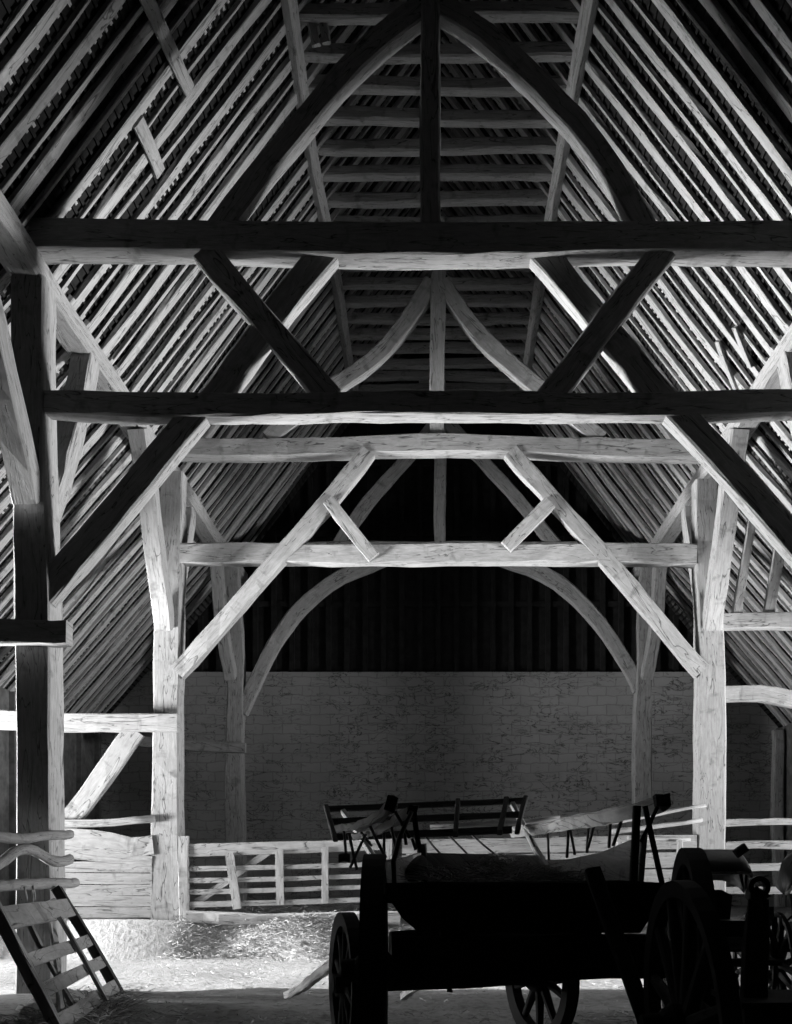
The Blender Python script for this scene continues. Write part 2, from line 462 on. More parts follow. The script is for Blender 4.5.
# --- middle truss
t2 = truss(YM, 62.4, 'middle timber roof truss with pale crossed braces standing behind the gate', 0)
LPM = [(171, 470), (168, 560), (165, 640), (165, 780), (167, 921)]
RPM = [(708, 478), (708, 560), (711, 640), (713, 780), (713, 921)]
for l, ch in ((LPM, .1), (RPM, .1)):
    T('arcade_post', pts(l, YM, .38), .43, .38, EY, PALE, t2, ch=.06, taper=(.85, 1.12), jit=.008)
T('tie_beam', pts([(150, 445), (250, 446), (438, 443), (560, 446), (728, 448)], YM, .30), .28, .30, EY, OAK, t2, ch=.05, jit=.01)
T('strainer_beam', pts([(180, 553), (330, 553), (450, 551), (560, 553), (697, 554)], YM, .26), .30, .26, EY, OAK, t2, ch=.05, jit=.012)
T('king_post', pts([(437.5, 436), (437.5, 300), (437, 215)], YM + .03, .2), .24, .2, EY, OAK, t2, ch=.08)
T('curved_brace', pts([(432, 280), (407, 318), (383, 347), (359, 368), (332, 386), (300, 410), (268, 438)], YM + .04, .16), .27, .16, EY, OAK, t2, ch=.08)
T('curved_brace', pts([(442, 280), (461, 311), (482, 337), (506, 359), (533, 381), (570, 410), (602, 438)], YM + .04, .16), .27, .16, EY, OAK, t2, ch=.08)
T('passing_brace', pts([(368, 450), (312, 520), (239, 602), (176, 672)], YM - .02, .16), .27, .16, EY, OAK, t2, ch=.07)
T('passing_brace', pts([(511, 450), (557, 502), (644, 602), (703, 671)], YM - .02, .16), .27, .16, EY, OAK, t2, ch=.07)
T('strut', pts([(328, 499), (374, 556)], YM - .08, .12), .21, .12, EY, OAK, t2, ch=.07)
T('strut', pts([(550, 501), (506, 546)], YM - .08, .12), .21, .12, EY, OAK, t2, ch=.07)
T('aisle_tie', pts([(177, 722), (66, 721), (0, 719), (-55, 718)], YM - .16, .16), .29, .16, EY, PALE, t2, ch=.06)
T('aisle_tie', pts([(719, 621), (790, 619), (900, 620)], YM + .05, .2), .25, .2, EY, PALE, t2, ch=.06)
T('aisle_strut', pts([(762, 425), (752, 519), (737, 614)], YM + .08, .12), .13, .12, EY, PALE, t2, ch=.07)
T('aisle_strut', pts([(793, 450), (781, 546), (769, 614)], YM + .08, .12), .17, .12, EY, PALE, t2, ch=.07)
T('aisle_brace', pts([(135, 730), (100, 778), (62, 826)], YM - .02, .15), .32, .15, EY, PALE, t2, ch=.06)
T('aisle_rail', pts([(722, 693), (760, 692), (800, 700), (900, 716)], YM + .1, .16), .26, .16, EY, PALE, t2, ch=.06)
for s in (-1, 1):
    xs = s * 4.42
    dx = -.05 * s
    T('plate_brace', [(xs + s * -.04, YM + .0, 5.08), (xs + s * -.05, YM - .5, 5.95), (xs + s * -.06, YM - 1.0, 6.9), (xs + s * -.02, YM - 1.35, 7.66)], .30, .27, EX, PALE, t2, ch=.06)
    T('plate_brace', [(xs, YM + .35, 4.9), (xs + s * .04, YM + .9, 5.8), (xs + s * .06, YM + 1.5, 6.9), (xs + s * .06, YM + 1.8, 7.66)], .28, .24, EX, OAK, t2, ch=.06)
# --- far truss
t3 = truss(YF, 47.2, 'farthest timber roof truss with arched braces in front of the brick wall', 0)
T('arcade_post', pts([(231, 555), (234, 660), (234, 780), (234, 911)], YF, .36), .38, .36, EY, OAK, t3, ch=.06, taper=(.8, 1.08), jit=.012)
T('arcade_post', pts([(650, 555), (646, 640), (644, 760), (644, 911)], YF, .36), .38, .36, EY, OAK, t3, ch=.06, taper=(.8, 1.08), jit=.012)
T('tie_beam', pts([(215, 549), (438, 549), (662, 549)], YF, .3), .32, .3, EY, OAK, t3, ch=.06)
T('king_post', pts([(440.5, 545), (440, 470), (440, 372)], YF, .2), .24, .2, EY, OAK, t3, ch=.08)
T('curved_brace', pts([(436, 422), (404, 460), (368, 502), (338, 545)], YF + .02, .14), .27, .14, EY, OAK, t3, ch=.08)
T('curved_brace', pts([(446, 420), (484, 460), (520, 500), (556, 545)], YF + .02, .14), .27, .14, EY, OAK, t3, ch=.08)
T('arch_brace', pts([(240, 712), (260, 672), (274, 645), (293, 616), (317, 592), (341, 575), (385, 557)], YF + .03, .18), .30, .18, EY, OAK, t3, ch=.08)
T('arch_brace', pts([(640, 690), (632, 672), (614, 643), (594, 616), (570, 592), (543, 573), (500, 557)], YF + .03, .18), .30, .18, EY, OAK, t3, ch=.08)
T('aisle_rail', pts([(245, 748), (215, 747), (180, 744), (115, 738)], YF - .14, .15), .22, .15, EY, OAK, t3, ch=.06)
for s in (-1, 1):
    T('plate_brace', [(s * 4.4, YF + .0, 5.3), (s * 4.45, YF - .7, 6.3), (s * 4.45, YF - 1.25, 7.66)], .28, .24, EX, OAK, t3, ch=.06)
# corner posts on the side wall at the far end
o = T('wall_post', [(7.55, 21.9, PF - .02), (7.5, 21.9, 2.5), (7.5, 21.9, 4.3)], .24, .2, EY, PALE); tag(o, 'slim pale post against the brick wall at the far right corner', 'wall post')

# ------------------------------------------------------------------ pen fences and gate at the middle truss
YG = YM - .12
gt = root('field_gate', P(183, 905, YG), 'white five-bar field gate hung on the left middle post', 'gate')
gY = YG - .02
T('hanging_stile', pts([(183.5, 836), (184, 921)], gY - .03, .1), .15, .1, EY, PALE, gt, ch=.05, jit=.004)
for i, (yl, yr, h) in enumerate(((850.5, 845.5, .19), (869, 865, .075), (880.5, 877, .075), (892, 888, .075), (904.5, 900.5, .085))):
    T('bar', pts([(186, yl), (280, (yl + yr) / 2), (392, yr - 1.5)], gY, .05), h, .05, EY, PALE, gt, ch=.03, jit=.003, wob=.004, taper=(1.1, .9))
for xa_, ya, xb, yb, w in ((229, 853, 237, 909, .13), (279, 850, 280, 905, .12), (325, 847, 325, 903, .1), (388, 842, 388, 900, .12)):
    T('upright', pts([(xa_, ya), (xb, yb)], gY - .055, .05), w, .05, EY, PALE, gt, ch=.03, jit=.003, wob=.003)
T('diagonal_brace', pts([(190, 907), (268, 852)], gY + .052, .05), .11, .05, EY, PALE, gt, ch=.03, jit=.003, wob=.003)
o = T('ground_sill', pts([(186, 917), (260, 919), (400, 918)], YG - .16, .2), .2, .2, EY, PALE, jit=.015); tag(o, 'pale timber sill lying on the ground below the white gate', 'sill beam')
pp = root('plank_screen', P(110, 918, YM), 'pale horizontal plank screen low between front and middle left posts', 'plank screen')
yy = 918
for i in range(6):
    y1 = 918 - 11.3 * (i + 1)
    sl = 0 if i < 5 else 5
    T('plank', pts([(30, yy - 5.6 - sl), (152, yy - 5.6 + sl)], YM - .03 - .004 * i, .04), .172 if i < 5 else .15, .04, EY, PALE, pp, ch=.01, jit=.004, wob=.006)
    yy = y1
o = T('crooked_board', pts([(35, 842), (72, 839), (110, 843), (130, 847), (153, 845)], YM - .06, .05), .37, .05, EY, PALE, jit=.01, ch=.03, taper=(1, .85)); tag(o, 'wide wavy-edged pale board above the plank screen at left', 'board')
o = T('round_rail', pts([(40, 824), (75, 824), (115, 823), (154, 819)], YM - .12, .1), .13, .1, EY, PALE, round_=True); tag(o, 'straight pale pole over the wide wavy board at left', 'rail')
# pale boarding right of the gate, behind the wagon
sc = root('plank_fence', P(560, 918, YM), 'pale plank fence behind the wagon left of the right middle post', 'fence')
for i in range(5):
    y = 845 + 16.5 * i
    T('plank', pts([(402, y + 1), (560, y), (697, y - 3 + i)], YM + .0, .04), .235, .04, EY, PALE, sc, ch=.01, jit=.008, wob=.012)
for x in (410, 555, 640): T('stake', pts([(x, 836), (x, 921)], YM + .05, .08), .12, .08, EY, OAK, sc)
rl = root('rail_fence', P(765, 918, YM + .1), 'white rail fence at the far right behind the carriages', 'fence')
for y, yb, h in ((823, 822, .11), (846, 847, .13), (868, 866, .12), (890, 890, .12)):
    T('rail', pts([(726, y), (760, y - .5), (850, yb)], YM + .12, .07), h, .07, EY, PALE, rl, jit=.006)
for x in (800, 850): T('stake', pts([(x, 812), (x, 921)], YM + .2, .1), .14, .1, EY, OAK, rl)
# crooked rails from the front left post towards the viewer
def fx(Y): return -4.03
for (l, w, lab) in ((((-.08, 1.57), (.0, 1.56), (.6, 1.517), (1.1, 1.47), (1.6, 1.472), (2.6, 1.5), (3.7, 1.5)), .10, 'topmost of the crooked rails on the front left post'),
               (((-.08, 1.3), (.05, 1.27), (.4, 1.265), (.7, 1.325), (1.0, 1.368), (1.35, 1.34), (1.6, 1.25), (2.2, 1.15), (3.7, 1.15)), .11, 'strongly arched crooked rail, second down on the front left post'),
               (((-.22, 1.045), (.5, 1.04), (1.0, 1.03), (1.6, 1.02), (2.6, .99), (3.7, 1.0)), .11, 'straight round rail, third down on the front left post'),
               (((.36, .85), (.55, .82), (.8, .79), (1.2, .774), (1.6, .757), (2.6, .72), (3.7, .72)), .09, 'lowest crooked rail beside the front left post, above the hurdle')):
    o = T('crooked_rail', [(fx(YN - a) + .02, YN - .05 - a, z) for a, z in l], w, w, EX, PALE, round_=True, step=.15, jit=.004)
    tag(o, lab, 'rail', 'crooked rails')
# fence post the crooked rails end at
T_o = T('fence_post', [(fx(7.0) - .1, 7.0, GZ - .02), (fx(7.0) - .1, 7.0, 1.8)], .16, .16, EX, OAK); tag(T_o, 'round-edged fence post carrying the near ends of the crooked rails', 'fence post')
for (yy, zz, ll, lb) in ((9.62, 1.03, .27, 'upper thin cord hanging between the crooked rails'), (9.42, 1.02, .27, 'lower thin cord hanging between the crooked rails')):
    o = T('cord', [(fx(yy) + .09, yy, zz), (fx(yy) + .1, yy + .02, zz - ll * .5), (fx(yy) + .08, yy, zz - ll)], .02, .02, EX, ROPE, round_=True, step=.05, jit=.004, wob=.004); tag(o, lb, 'cord')

# ------------------------------------------------------------------ hurdle leaning on the rails
hb0, hb1 = Vector((-3.24, 10.08, GZ + .03)), Vector((-2.89, 7.6, GZ + .03))      # bottom corners
ht0, ht1 = Vector((-3.90, 10.2, .93)), Vector((-3.47, 7.7, .93))
hu = root('hurdle', (hb0 + hb1) / 2, 'slatted wooden hurdle leaning against the crooked rails at left', 'hurdle')
hn = (hb1 - hb0).cross(ht0 - hb0).normalized()
if hn.x < 0: hn = -hn
def hp(u, v): return hb0.lerp(hb1, u).lerp(ht0.lerp(ht1, u), v)
T('stile', [hp(0, -.02), hp(0, 1.06)], .10, .09, hn, DARK, hu, ch=.05)
T('stile', [hp(1, -.02), hp(1, 1.06)], .08, .09, hn, OAK, hu, ch=.05)
for v, w in ((.86, .2), (.54, .12), (.33, .12), (.1, .13)):
    T('slat', [hp(-.0, v) + hn * .03, hp(1.02, v) + hn * .03], w, .03, hn, OAK, hu, ch=.03, jit=.003, wob=.006)
T('upright', [hp(.36, .04) + hn * .062, hp(.36, .78) + hn * .062], .06, .03, hn, OAK, hu, ch=.03)
T('upright', [hp(.66, .04) - hn * .02, hp(.66, .9) - hn * .02], .06, .03, hn, OAK, hu, ch=.03)
T('diagonal_brace', [hp(.95, .04) - hn * .03, hp(.2, .9) - hn * .03], .07, .03, hn, OAK, hu, ch=.03)

# ------------------------------------------------------------------ straw
def straw(name, n, fn, label, cat, mat=STRAWM, ln=(.1, .3), seed=1, rise=.5):
    rnd = random.Random(seed); bm = nbm()
    for _ in range(n):
        p = Vector(fn(rnd)); a = rnd.uniform(0, 6.28); e = rnd.uniform(-.1, rise)
        d = Vector((math.cos(a) * math.cos(e), math.sin(a) * math.cos(e), math.sin(e))) * rnd.uniform(*ln)
        sd = d.cross(Vector((rnd.uniform(-1, 1), rnd.uniform(-1, 1), 1))).normalized() * rnd.uniform(.002, .005)
        up_ = Vector((0, 0, rnd.uniform(.003, .006)))
        q = p + d * .5 + Vector((0, 0, rnd.uniform(-.02, .03)))
        v = [bm.verts.new(c) for c in (p - sd, p + sd, p + up_, q - sd, q + sd, q + up_, p + d)]
        for f in ((0, 1, 4, 3), (1, 2, 5, 4), (2, 0, 3, 5), (3, 4, 6), (4, 5, 6), (5, 3, 6)): bm.faces.new([v[i] for i in f])
    o = finish(name, bm, mat); tag(o, label, cat, kind='stuff'); return o
def zfl(x, y):
    s = min(1, max(0, (y - 15.15 + .12 * math.sin(x * 2.3)) / .55)); return GZ + (PF - GZ) * s * s * (3 - 2 * s) - .01
def f_slope(r):
    x = r.uniform(-4.2, 4.2); y = 15.45 + r.gauss(0, .22); return (x, y, zfl(x, y) + abs(r.gauss(0, .04)))
straw('straw', 9000, f_slope, 'loose straw on the earth bank below the white gate', 'straw', seed=2, ln=(.05, .17))
def f_floor(r):
    x = r.uniform(-4, 4); y = r.uniform(5.5, 9.4) if r.random() < .8 else r.uniform(9.4, 15); return (x, y, zfl(x, y) + r.uniform(0, .02))
straw('straw', 4200, f_floor, 'trampled straw scattered over the bare earth floor', 'straw', seed=3, ln=(.04, .13), rise=.15)
def f_pen(r):
    x = r.uniform(-4, -.5); y = r.uniform(16.1, 17.6); return (x, y, PF + abs(r.gauss(0, .07)))
straw('straw', 3500, f_pen, 'straw litter in the pen behind the white gate', 'straw', seed=4)
def f_hur(r):
    u = r.random(); p = hp(u, .03); return (p.x + r.uniform(-.5, .25), p.y, GZ + abs(r.gauss(0, .05)))
straw('straw', 1500, f_hur, 'straw heaped along the foot of the leaning hurdle', 'straw', seed=5)
def chunk(name, c, r, mat, label, cat, seed, sq=.7):
    rnd = random.Random(seed); bm = nbm(); bmesh.ops.create_icosphere(bm, subdivisions=2, radius=r)
    for v in bm.verts:
        v.co = Vector((v.co.x * 1.2, v.co.y, v.co.z * sq)) * rnd.uniform(.85, 1.12)
    bmesh.ops.translate(bm, verts=bm.verts, vec=c); o = finish(name, bm, mat); tag(o, label, cat); return o
for i, (x, y, r, l) in enumerate(((-3.62, 9.7, .13, 'pale rubble lump behind the far end of the hurdle'), (-3.66, 9.3, .15, 'biggest pale rubble lump behind the middle of the hurdle'), (-3.64, 8.9, .12, 'pale rubble lump behind the near half of the hurdle'))):
    chunk('rubble', (x, y, GZ + r * .55), r, CHALK, l, 'stone', 20 + i)

# ------------------------------------------------------------------ wheels
def lathe(bm, prof, c, ax, n=40):
    ax = Vector(ax).normalized(); a = ax.cross(EZ).normalized(); b = ax.cross(a).normalized(); c = Vector(c)
    rings = []
    for i in range(n):
        t = i * 2 * math.pi / n; d = a * math.cos(t) + b * math.sin(t)
        rings.append([bm.verts.new(c + d * r + ax * h) for r, h in prof])
    m = len(prof)
    for i in range(n):
        for k in range(m):
            q = (rings[i][k], rings[i][(k + 1) % m], rings[(i + 1) % n][(k + 1) % m], rings[(i + 1) % n][k]); bm.faces.new(q)
def wheel(c, ax, Rr, parent, w=.09, ns=12, ft=.09, mat=DARK, hub=.12, hl=.2):
    ax = Vector(ax).normalized(); c = Vector(c)
    bm = nbm(); lathe(bm, [(Rr - ft, -w * .4), (Rr - .012, -w * .5), (Rr, -w * .5), (Rr, w * .5), (Rr - .012, w * .5), (Rr - ft, w * .4)], c, ax)
    rim = finish('wheel', bm, mat, parent)
    bm = nbm(); lathe(bm, [(.02, -hl), (hub * .55, -hl), (hub * .62, -hl * .6), (hub, -hl * .35), (hub, hl * .35), (hub * .62, hl * .6), (hub * .55, hl), (.02, hl)], c, ax, 20)
    finish('hub', bm, mat, rim, smooth=False)
    a = ax.cross(EZ).normalized(); b = ax.cross(a).normalized()
    for i in range(ns):
        t = (i + .5) * 2 * math.pi / ns; d = a * math.cos(t) + b * math.sin(t)
        T('spoke', [c + d * hub * .9, c + d * (Rr - ft * .7)], .055, .06, ax, mat, rim, ch=.2, jit=.001, wob=.001, taper=(1.1, .75), step=.3)
    return rim

# ------------------------------------------------------------------ the farm wagon
wg = root('farm_wagon', (.5, 7.4, GZ), 'dark four-wheeled harvest wagon with ladder frame, standing end-on', 'wagon')
Yr = 5.95
def WP(x, y, Y): return P(x, y, Y)
# bed and tail
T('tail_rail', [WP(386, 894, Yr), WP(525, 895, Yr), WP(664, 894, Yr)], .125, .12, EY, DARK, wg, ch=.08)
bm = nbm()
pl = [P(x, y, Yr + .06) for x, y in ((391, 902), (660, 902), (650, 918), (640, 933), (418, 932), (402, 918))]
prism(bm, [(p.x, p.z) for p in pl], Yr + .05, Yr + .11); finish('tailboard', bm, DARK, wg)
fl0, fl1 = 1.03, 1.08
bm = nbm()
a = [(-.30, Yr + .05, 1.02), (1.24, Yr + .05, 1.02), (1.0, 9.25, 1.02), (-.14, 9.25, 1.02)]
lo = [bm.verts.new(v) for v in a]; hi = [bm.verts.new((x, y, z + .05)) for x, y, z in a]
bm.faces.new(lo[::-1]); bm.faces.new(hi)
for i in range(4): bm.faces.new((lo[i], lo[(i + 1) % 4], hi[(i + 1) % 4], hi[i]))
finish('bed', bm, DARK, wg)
def board(name, q, th, nrm, mat, parent):
    bm = nbm(); n = Vector(nrm) * th; uvl = bm.loops.layers.uv.verify()
    A = [bm.verts.new(v) for v in q]; B = [bm.verts.new(Vector(v) + n) for v in q]; N = len(q)
    bm.faces.new(A); bm.faces.new(B[::-1])
    for i in range(N): bm.faces.new((A[i], B[i], B[(i + 1) % N], A[(i + 1) % N]))
    for f in bm.faces:
        for l in f.loops: l[uvl].uv = (l.vert.co.y, l.vert.co.z + l.vert.co.x)
    return finish(name, bm, mat, parent)
board('side_board', [(1.22, 6.08, 1.02), (.98, 9.25, 1.02), (.99, 9.25, 1.27), (1.08, 8.2, 1.265), (1.17, 7.1, 1.30), (1.25, 6.08, 1.385)], .035, EX, WAGW, wg)
board('side_board', [(-.31, 6.08, 1.02), (-.13, 9.25, 1.02), (-.13, 9.25, 1.35), (-.22, 7.8, 1.28), (-.33, 6.08, 1.225)], .035, -EX, WAGW, wg)
board('front_board', [(-.14, 9.25, 1.02), (1.0, 9.25, 1.02), (1.0, 9.25, 1.315), (-.14, 9.25, 1.34)], .04, EY, WAGW, wg)
# under-gear
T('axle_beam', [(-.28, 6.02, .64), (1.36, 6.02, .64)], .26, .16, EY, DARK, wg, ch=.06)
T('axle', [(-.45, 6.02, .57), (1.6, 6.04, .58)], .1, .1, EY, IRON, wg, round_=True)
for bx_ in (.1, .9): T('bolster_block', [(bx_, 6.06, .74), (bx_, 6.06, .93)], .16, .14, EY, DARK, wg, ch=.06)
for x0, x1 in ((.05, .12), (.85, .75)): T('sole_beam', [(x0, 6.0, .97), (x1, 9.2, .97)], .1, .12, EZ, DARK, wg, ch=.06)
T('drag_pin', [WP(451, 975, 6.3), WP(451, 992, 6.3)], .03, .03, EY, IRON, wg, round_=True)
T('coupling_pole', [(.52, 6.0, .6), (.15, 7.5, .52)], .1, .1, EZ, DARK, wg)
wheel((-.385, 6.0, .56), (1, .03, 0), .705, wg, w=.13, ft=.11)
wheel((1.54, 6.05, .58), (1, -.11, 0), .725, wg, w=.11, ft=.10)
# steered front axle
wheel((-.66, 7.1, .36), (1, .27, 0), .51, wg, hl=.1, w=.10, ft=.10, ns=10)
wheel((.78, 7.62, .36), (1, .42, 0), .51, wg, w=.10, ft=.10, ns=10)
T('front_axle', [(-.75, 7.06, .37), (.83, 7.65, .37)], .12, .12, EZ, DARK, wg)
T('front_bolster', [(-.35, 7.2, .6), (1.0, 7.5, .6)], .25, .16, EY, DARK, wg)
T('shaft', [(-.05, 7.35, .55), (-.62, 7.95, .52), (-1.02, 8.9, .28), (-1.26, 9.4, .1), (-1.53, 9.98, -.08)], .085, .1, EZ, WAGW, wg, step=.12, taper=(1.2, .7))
T('shaft', [(.55, 7.6, .55), (.2, 8.3, .5), (-.1, 9.0, .2), (-.35, 9.8, -.08)], .085, .1, EZ, WAGW, wg, step=.12, taper=(1.2, .7))
# rave rails and their staves
T('rave', [WP(663, 802, 6.0), WP(640, 808, 6.4), WP(605, 817, 7.2), WP(570, 824, 8.2), WP(540, 830, 9.2), WP(512, 833, 10.2)], .10, .05, Vector((.8, .2, .5)), WAGW, wg, ch=.05, step=.2)
T('rave_cap', [WP(655, 801, 5.93), WP(669, 799, 5.93)], .07, .08, EY, DARK, wg, ch=.1)
for a, b, Y in (((548, 832), (549, 860), 9.0), ((568, 828), (567, 858), 8.4), ((570, 828), (575, 855), 8.4), ((589, 824), (587, 853), 7.8), ((596, 820), (588, 848), 7.6), ((611, 816), (609, 848), 7.1), ((624, 812), (613, 846), 6.9), ((530, 836), (540, 860), 9.3)):
    T('stave', [WP(*a, Y), WP(*b, Y)], .025, .025, EY, IRON, wg, round_=True, jit=.001, wob=.002)
for a, b, Y, w in (((637, 806), (633, 888), 6.05, .045), ((645, 806), (663, 888), 6.0, .03), ((659, 803), (641, 842), 6.02, .022)):
    T('stave', [WP(*a, Y), WP(*b, Y)], w, w, EY, DARK, wg, jit=.001, wob=.002)
T('rave', [WP(391, 803, 6.0), WP(380, 813, 6.25), WP(365, 822, 6.6), WP(352, 828, 6.95), WP(339, 829, 7.25)], .065, .05, Vector((-.3, .2, .9)), WAGW, wg, ch=.05, step=.1)
T('rave', [WP(412, 811, 6.2), WP(400, 820, 6.5), WP(384, 829, 6.9), WP(368, 834, 7.3), WP(356, 836, 7.6)], .06, .05, Vector((-.3, .2, .9)), WAGW, wg, ch=.05, step=.1)
T('rave_cap', [WP(386, 803, 5.95), WP(396, 806, 5.95)], .09, .08, EY, DARK, wg, ch=.1)
T('rave_cap', [WP(409, 808, 6.15), WP(417, 811, 6.15)], .075, .08, EY, DARK, wg, ch=.1)
for a, b, Y in (((370, 826), (386, 858), 6.6), ((384, 832), (384, 853), 6.9), ((392, 806), (410, 838), 6.1), ((361, 832), (372, 846), 7.2), ((344, 831), (346, 862), 7.1), ((349, 834), (357, 870), 7.0), ((366, 834), (350, 868), 7.0), ((391, 827), (397, 851), 6.7), ((404, 820), (406, 845), 6.5), ((412, 838), (416, 850), 6.5)):
    T('stave', [WP(*a, Y), WP(*b, Y)], .022, .022, EY, IRON, wg, round_=True, jit=.001, wob=.002)
T('hoop_iron', [WP(412, 812, 6.1), WP(402, 838, 6.05), WP(396, 862, 6.02), WP(395, 888, 6.0)], .03, .03, EY, IRON, wg, round_=True, jit=.001)
T('stave', [WP(414, 812, 6.15), WP(419, 848, 6.15)], .035, .035, EY, DARK, wg, jit=.001)
T('corner_post', [WP(422, 844, 8.9), WP(427, 888, 8.9)], .09, .08, EY, DARK, wg)
T('rub_block', [WP(339, 859, 7.0), WP(350, 859, 7.0)], .06, .08, EY, DARK, wg)
# ladder frame over the front
def LQ(u, v):   # u across left..right, v bottom..top
    b = P(335, 837, 9.45).lerp(P(512, 830, 9.45), u); t = P(327, 809, 10.1).lerp(P(519, 801, 10.1), u); return b.lerp(t, v)
ld = finish('ladder_rail', timber(nbm(), [LQ(0, 0), LQ(1, 0)], .07, .06, EY, jit=.003, wob=.004), DARK, wg)
for v in (.52, 1): T('ladder_rail', [LQ(-.01, v), LQ(1.03, v)], .065, .055, EY, DARK, wg, jit=.003, wob=.004)
for u in (0, .68, .93, 1.03): T('ladder_stile', [LQ(u, -.08) - EY * .04, LQ(u, 1.1) - EY * .04], .05, .05, EX, DARK, wg, jit=.003, wob=.003)
for u in (.08, .97): T('ladder_arm', [LQ(u, .95) - EZ * .02, P(380 if u < .5 else 548, 868, 9.0)], .06, .05, EX, WAGW, wg, jit=.003)
for u in (.5, .62, .75): T('stave', [LQ(u, .02), P(445 + (u - .5) * 220, 858, 9.27)], .02, .02, EY, IRON, wg, round_=True, jit=.001)
T('load_pole', [P(430, 827, 9.9), P(560, 818, 9.9)], .05, .05, EY, WAGW, wg, round_=True)
def f_hay(r):
    x = r.gauss(.52, .22); return (min(.9, max(0, x)), r.uniform(8.7, 9.2), 1.1 + r.random() * .2 * math.exp(-((x - .52) / .3) ** 2))
straw('hay', 2600, f_hay, 'hay heaped at the front end of the wagon bed', 'hay', seed=8, rise=.5, ln=(.06, .16))
def f_bed(r): 
    y = r.uniform(6.15, 9.0); return (r.uniform(-.1, .95), y, 1.09 + r.random() * .05)
straw('hay', 1500, f_bed, 'loose hay strewn over the wagon floor boards', 'hay', seed=9, rise=.4)
# sack slumped against left side board
def sack(c, rx, ry, h, label, seed):
    rnd = random.Random(seed); bm = nbm(); bmesh.ops.create_uvsphere(bm, u_segments=20, v_segments=14, radius=1)
    for v in bm.verts:
        x, y, z = v.co; k = 1 + .08 * math.sin(5 * math.atan2(y, x) + seed) - .25 * max(0, z)
        v.co = Vector((c[0] + x * rx * k + .03 * z, c[1] + y * ry * k, c[2] + (z + .9) / 1.9 * h if z > -.9 else c[2]))
    o = finish('sack', bm, plain('sacking', .10, .95, .05, 30), smooth=True); tag(o, label, 'sack')
sack((-.16, 7.4, 1.085), .08, .12, .2, 'small slumped sack against the left side board of the wagon', 3)

# ------------------------------------------------------------------ loose gear right of the wagon
for i, (a, b, w, l) in enumerate((((600, 824), (706, 806), .055, 'upper of the pale poles lying behind the wagon at the right post'), ((612, 832), (702, 820), .07, 'middle pale pole lying behind the wagon at the right post'), ((628, 838), (690, 840), .06, 'lowest dark-ended pole behind the wagon at the right post'))):
    o = T('pole', [P(*a, 15.2), P(*b, 15.55)], w * 1.3, w * 1.3, EZ, PALE, round_=True, taper=(1, .8)); tag(o, l, 'pole', 'poles behind the wagon')
for i, x in enumerate((620, 680)):
    b = P(x, 918, 15.4)
    o = T('trestle_post', [(b.x, b.y, .2), (b.x, b.y, H + (VY - (842 - i * 2)) / FPX * 15.4)], .09, .09, EY, OAK); tag(o, ('left' if i == 0 else 'right') + ' short stake holding up the pale poles', 'stake')
o = T('leaning_plank', [P(592, 870, 5.5), P(612, 930, 5.3), P(640, 1012, 5.0), P(680, 1134, 4.9)], .085, .06, EY, DARK, jit=.003); tag(o, 'dark plank leaning against the tail of the wagon', 'plank')
# loose big wheel in front
lw = root('cart_wheel', (1.07, 4.25, GZ), 'big loose spoked cart wheel standing right of the wagon', 'wheel')
rm = wheel((1.08, 4.3, .49), (1, .03, .05), .63, lw, w=.075, ft=.07, ns=12, hub=.1)
# upright plank on a box at the lower right corner
bx = root('box', (1.66, 4.85, GZ), 'low dark wooden box at the lower right corner', 'box')
bm = nbm(); box(bm, (1.47, 4.75, GZ), (2.25, 5.25, .50)); finish('body', bm, DARK, bx)
bm = nbm(); box(bm, (1.45, 4.73, .50), (2.27, 5.27, .53)); finish('lid', bm, DARK, bx)
up_ = root('upright_board', (1.63, 4.9, .53), 'upright grey board with iron fitting standing on the dark box', 'board')
T('board', [(1.585, 4.95, .53), (1.60, 4.95, 1.02)], .11, .05, EY, plain('grey_board', .05, .8, .2), up_, ch=.03, taper=(1.12, .95))
bm = nbm(); lathe(bm, [(.03, -.02), (.055, -.02), (.055, .02), (.03, .02)], (1.60, 4.95, 1.08), (0, 1, 0), 20); finish('ring', bm, IRON, up_)
T('clasp', [(1.58, 4.95, 1.0), (1.62, 4.95, 1.06)], .09, .07, EY, IRON, up_)

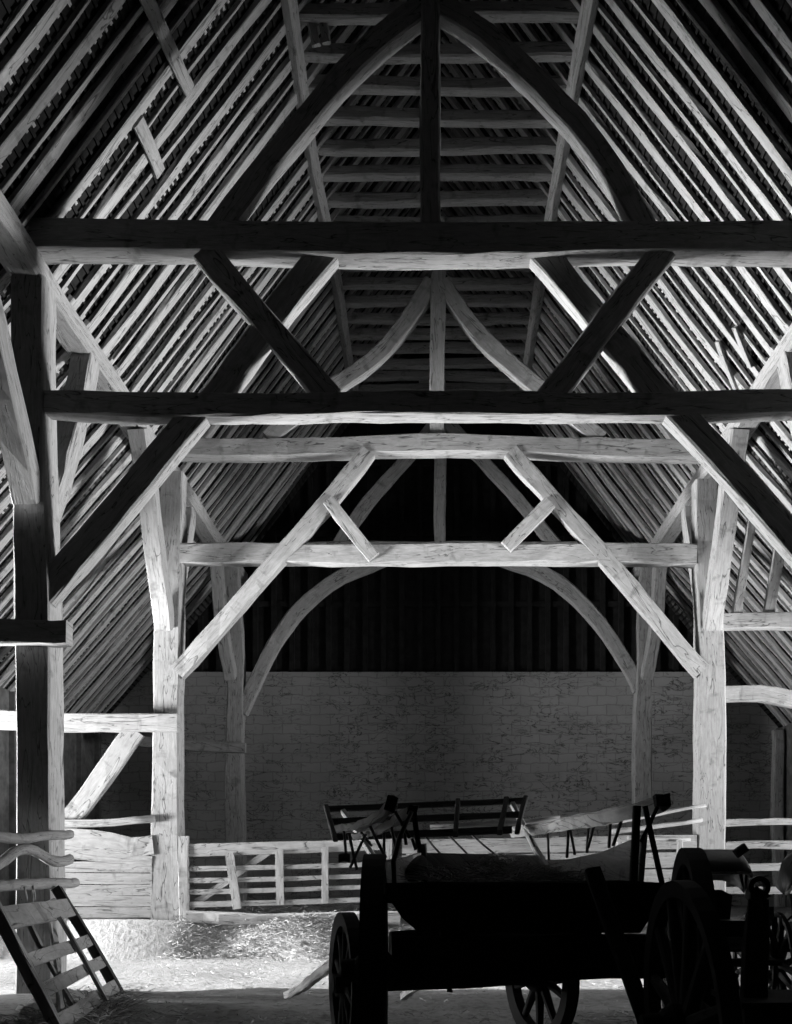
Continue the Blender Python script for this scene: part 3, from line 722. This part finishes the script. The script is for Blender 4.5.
# ------------------------------------------------------------------ hooded carriages
def carriage(cx, cy, sc_, label, lid):
    c = root('carriage', (cx, cy, GZ), label, 'carriage', 'hooded carriages')
    O = Vector((cx, cy, 0))
    W = .27 * sc_
    # hood: arched ribs fanning back from a pivot
    bm = nbm(); ribs = []
    piv = Vector((0, .12, .96))
    for k, ang in enumerate((150, 128, 106, 84, 62, 40, 20)):
        a = math.radians(ang); rr = .40 if ang > 40 else .37
        row = []
        for j in range(15):
            t = j / 14; u = t * 2 - 1
            x = W * math.copysign(min(1, abs(u) * 1.22), u) if abs(u) < .82 else math.copysign(W, u)
            r = rr * (1 - max(0, (abs(u) - .45) / .55) ** 2.2 * .93)
            dip = .012 * math.cos(k * math.pi) * (1 - u * u)
            row.append(bm.verts.new(O + piv + Vector((x, -math.cos(math.pi - a) * -r * 1.0 if False else math.cos(a) * r * 1.15, math.sin(a) * (r + dip)))))
        ribs.append(row)
    for i in range(len(ribs) - 1):
        for j in range(14): bm.faces.new((ribs[i][j], ribs[i][j + 1], ribs[i + 1][j + 1], ribs[i + 1][j]))
    h = finish('hood', bm, LEATHER, c, smooth=True)
    md = h.modifiers.new('s', 'SOLIDIFY'); md.thickness = .012
    for ang in (150, 106, 62):
        a = math.radians(ang); 
        l = []
        for j in range(9):
            u = j / 4 - 1; x = W * .97 * math.copysign(min(1, abs(u) * 1.22), u)
            r = .385 * (1 - max(0, (abs(u) - .45) / .55) ** 2.2 * .93); l.append(O + piv + Vector((x, math.cos(a) * r * 1.15, math.sin(a) * r)))
        T('hood_bow', l, .03, .03, Vector((0, 1, .3)), WAGW if ang == 150 else IRON, h, round_=True, jit=0, wob=0, step=.08)
    T('hood_joint', [O + Vector((W * .34, -.25, 1.31)), O + Vector((W * .62, -.25, 1.37))], .075, .07, EY, IRON, h, jit=0, wob=0)
    # tub body
    bm = nbm()
    box(bm, (cx - W, cy - .34, .52), (cx + W, cy + .3, .56)); box(bm, (cx - W * .8, cy - .02, .56), (cx + W * .8, cy + .26, .66))
    prism(bm, [(cx - W * .62, .7), (cx + W * .62, .7), (cx + W * .7, .95), (cx + W * .4, 1.0), (cx - W * .4, 1.0), (cx - W * .7, .95)], cy + .22, cy + .28)
    finish('body', bm, DARK, c)
    bm = nbm(); box(bm, (cx - W * .9, cy - .1, .66), (cx + W * .9, cy + .22, .74)); finish('seat', bm, LEATHER, c)
    for s in (-1, 1):
        x = cx + s * (W + .01)
        T('side_iron', [(x, cy - .38, 1.02), (x, cy - .36, .92), (x, cy - .1, .80), (x, cy + .1, .72)], .02, .02, EX, IRON, c, round_=True, jit=0, wob=0, step=.1)
        T('side_iron', [(x, cy - .32, .96), (x, cy - .3, .6)], .02, .02, EX, IRON, c, round_=True, jit=0, wob=0)
        T('side_iron', [(x, cy - .05, .98), (x, cy - .2, .6)], .018, .018, EX, IRON, c, round_=True, jit=0, wob=0)
        T('step', [(x - .05, cy - .38, .82), (x + .06, cy - .38, .82)], .03, .12, EZ, IRON, c)
        T('spring', [(x, cy - .45, .42), (x, cy - .1, .52), (x, cy + .3, .42)], .04, .03, EX, IRON, c, jit=0, step=.08)
        T('shaft', [(x - s * .05, cy - .2, .5), (x - s * .03, cy - .9, .44), (x - s * .08, cy - 1.4, .40)], .045, .05, EZ, DARK, c, round_=True, step=.15)
        wheel((cx + s * (W + .06), cy + .1, .34), (1, .06 * s, 0), .48, c, hl=.06, w=.035, ft=.04, ns=12, hub=.055)
    T('axle', [(cx - W - .06, cy + .1, .34), (cx + W + .06, cy + .1, .34)], .04, .04, EZ, IRON, c, round_=True)
    T('footboard', [(cx - W, cy - .42, .56), (cx + W, cy - .42, .56)], .18, .025, Vector((0, -.5, .8)), DARK, c)
    T('crossbar', [(cx - W, cy - .9, .45), (cx + W, cy - .9, .45)], .05, .05, EY, DARK, c, round_=True)
    return c
carriage(2.40, 8.6, 1.15, 'black hooded carriage standing beside the right middle post', 0)
carriage(3.26, 8.25, 1.25, 'second black hooded carriage cut off by the right picture edge', 1)

# ------------------------------------------------------------------ light: daylight through the two big doorways
def area(name, loc, rot, sx, sy, e):
    l = bpy.data.lights.new(name, 'AREA'); l.shape = 'RECTANGLE'; l.size = sx; l.size_y = sy; l.energy = e
    o = bpy.data.objects.new(name, l); C.objects.link(o); o.location = loc; o.rotation_euler = rot; return o
R = math.radians
SUN, LE, RE = 26.0, 2950, 1800
area('daylight_left', (-13.0, 12.6, 1.0), (0, R(-119), 0), 2.2, 2.7, LE).data.spread = R(95)
area('daylight_right', (13.0, 12.6, 1.0), (0, R(119), 0), 2.2, 2.7, RE).data.spread = R(95)
sl = bpy.data.lights.new('sun', 'SUN'); sl.energy = SUN; sl.angle = R(1.5)
so = bpy.data.objects.new('sun', sl); C.objects.link(so); so.location = (-20, 12, 8)
so.rotation_euler = Vector((1, .02, -math.tan(R(14.5)))).to_track_quat('-Z', 'Y').to_euler()
w = bpy.data.worlds.new('sky'); bpy.context.scene.world = w; w.use_nodes = True
w.node_tree.nodes['Background'].inputs[0].default_value = (.8, .8, .8, 1); w.node_tree.nodes['Background'].inputs[1].default_value = .5

# ------------------------------------------------------------------ camera
cam = bpy.data.cameras.new('camera'); co = bpy.data.objects.new('camera', cam); C.objects.link(co)
co.location = (0, 0, H); co.rotation_euler = (R(90), 0, 0)
cam.sensor_fit = 'VERTICAL'; cam.sensor_height = 36; cam.lens = FPX / 1024 * 36
cam.shift_x = (396 - VX) / 1024; cam.shift_y = (VY - 512) / 1024
cam.clip_start = .05; cam.clip_end = 200
S = bpy.context.scene; S.camera = co
S.view_settings.view_transform = 'Standard'; S.view_settings.look = 'None'; S.view_settings.gamma = 1
S.view_settings.use_curve_mapping = False; S.view_settings.exposure = 0.0
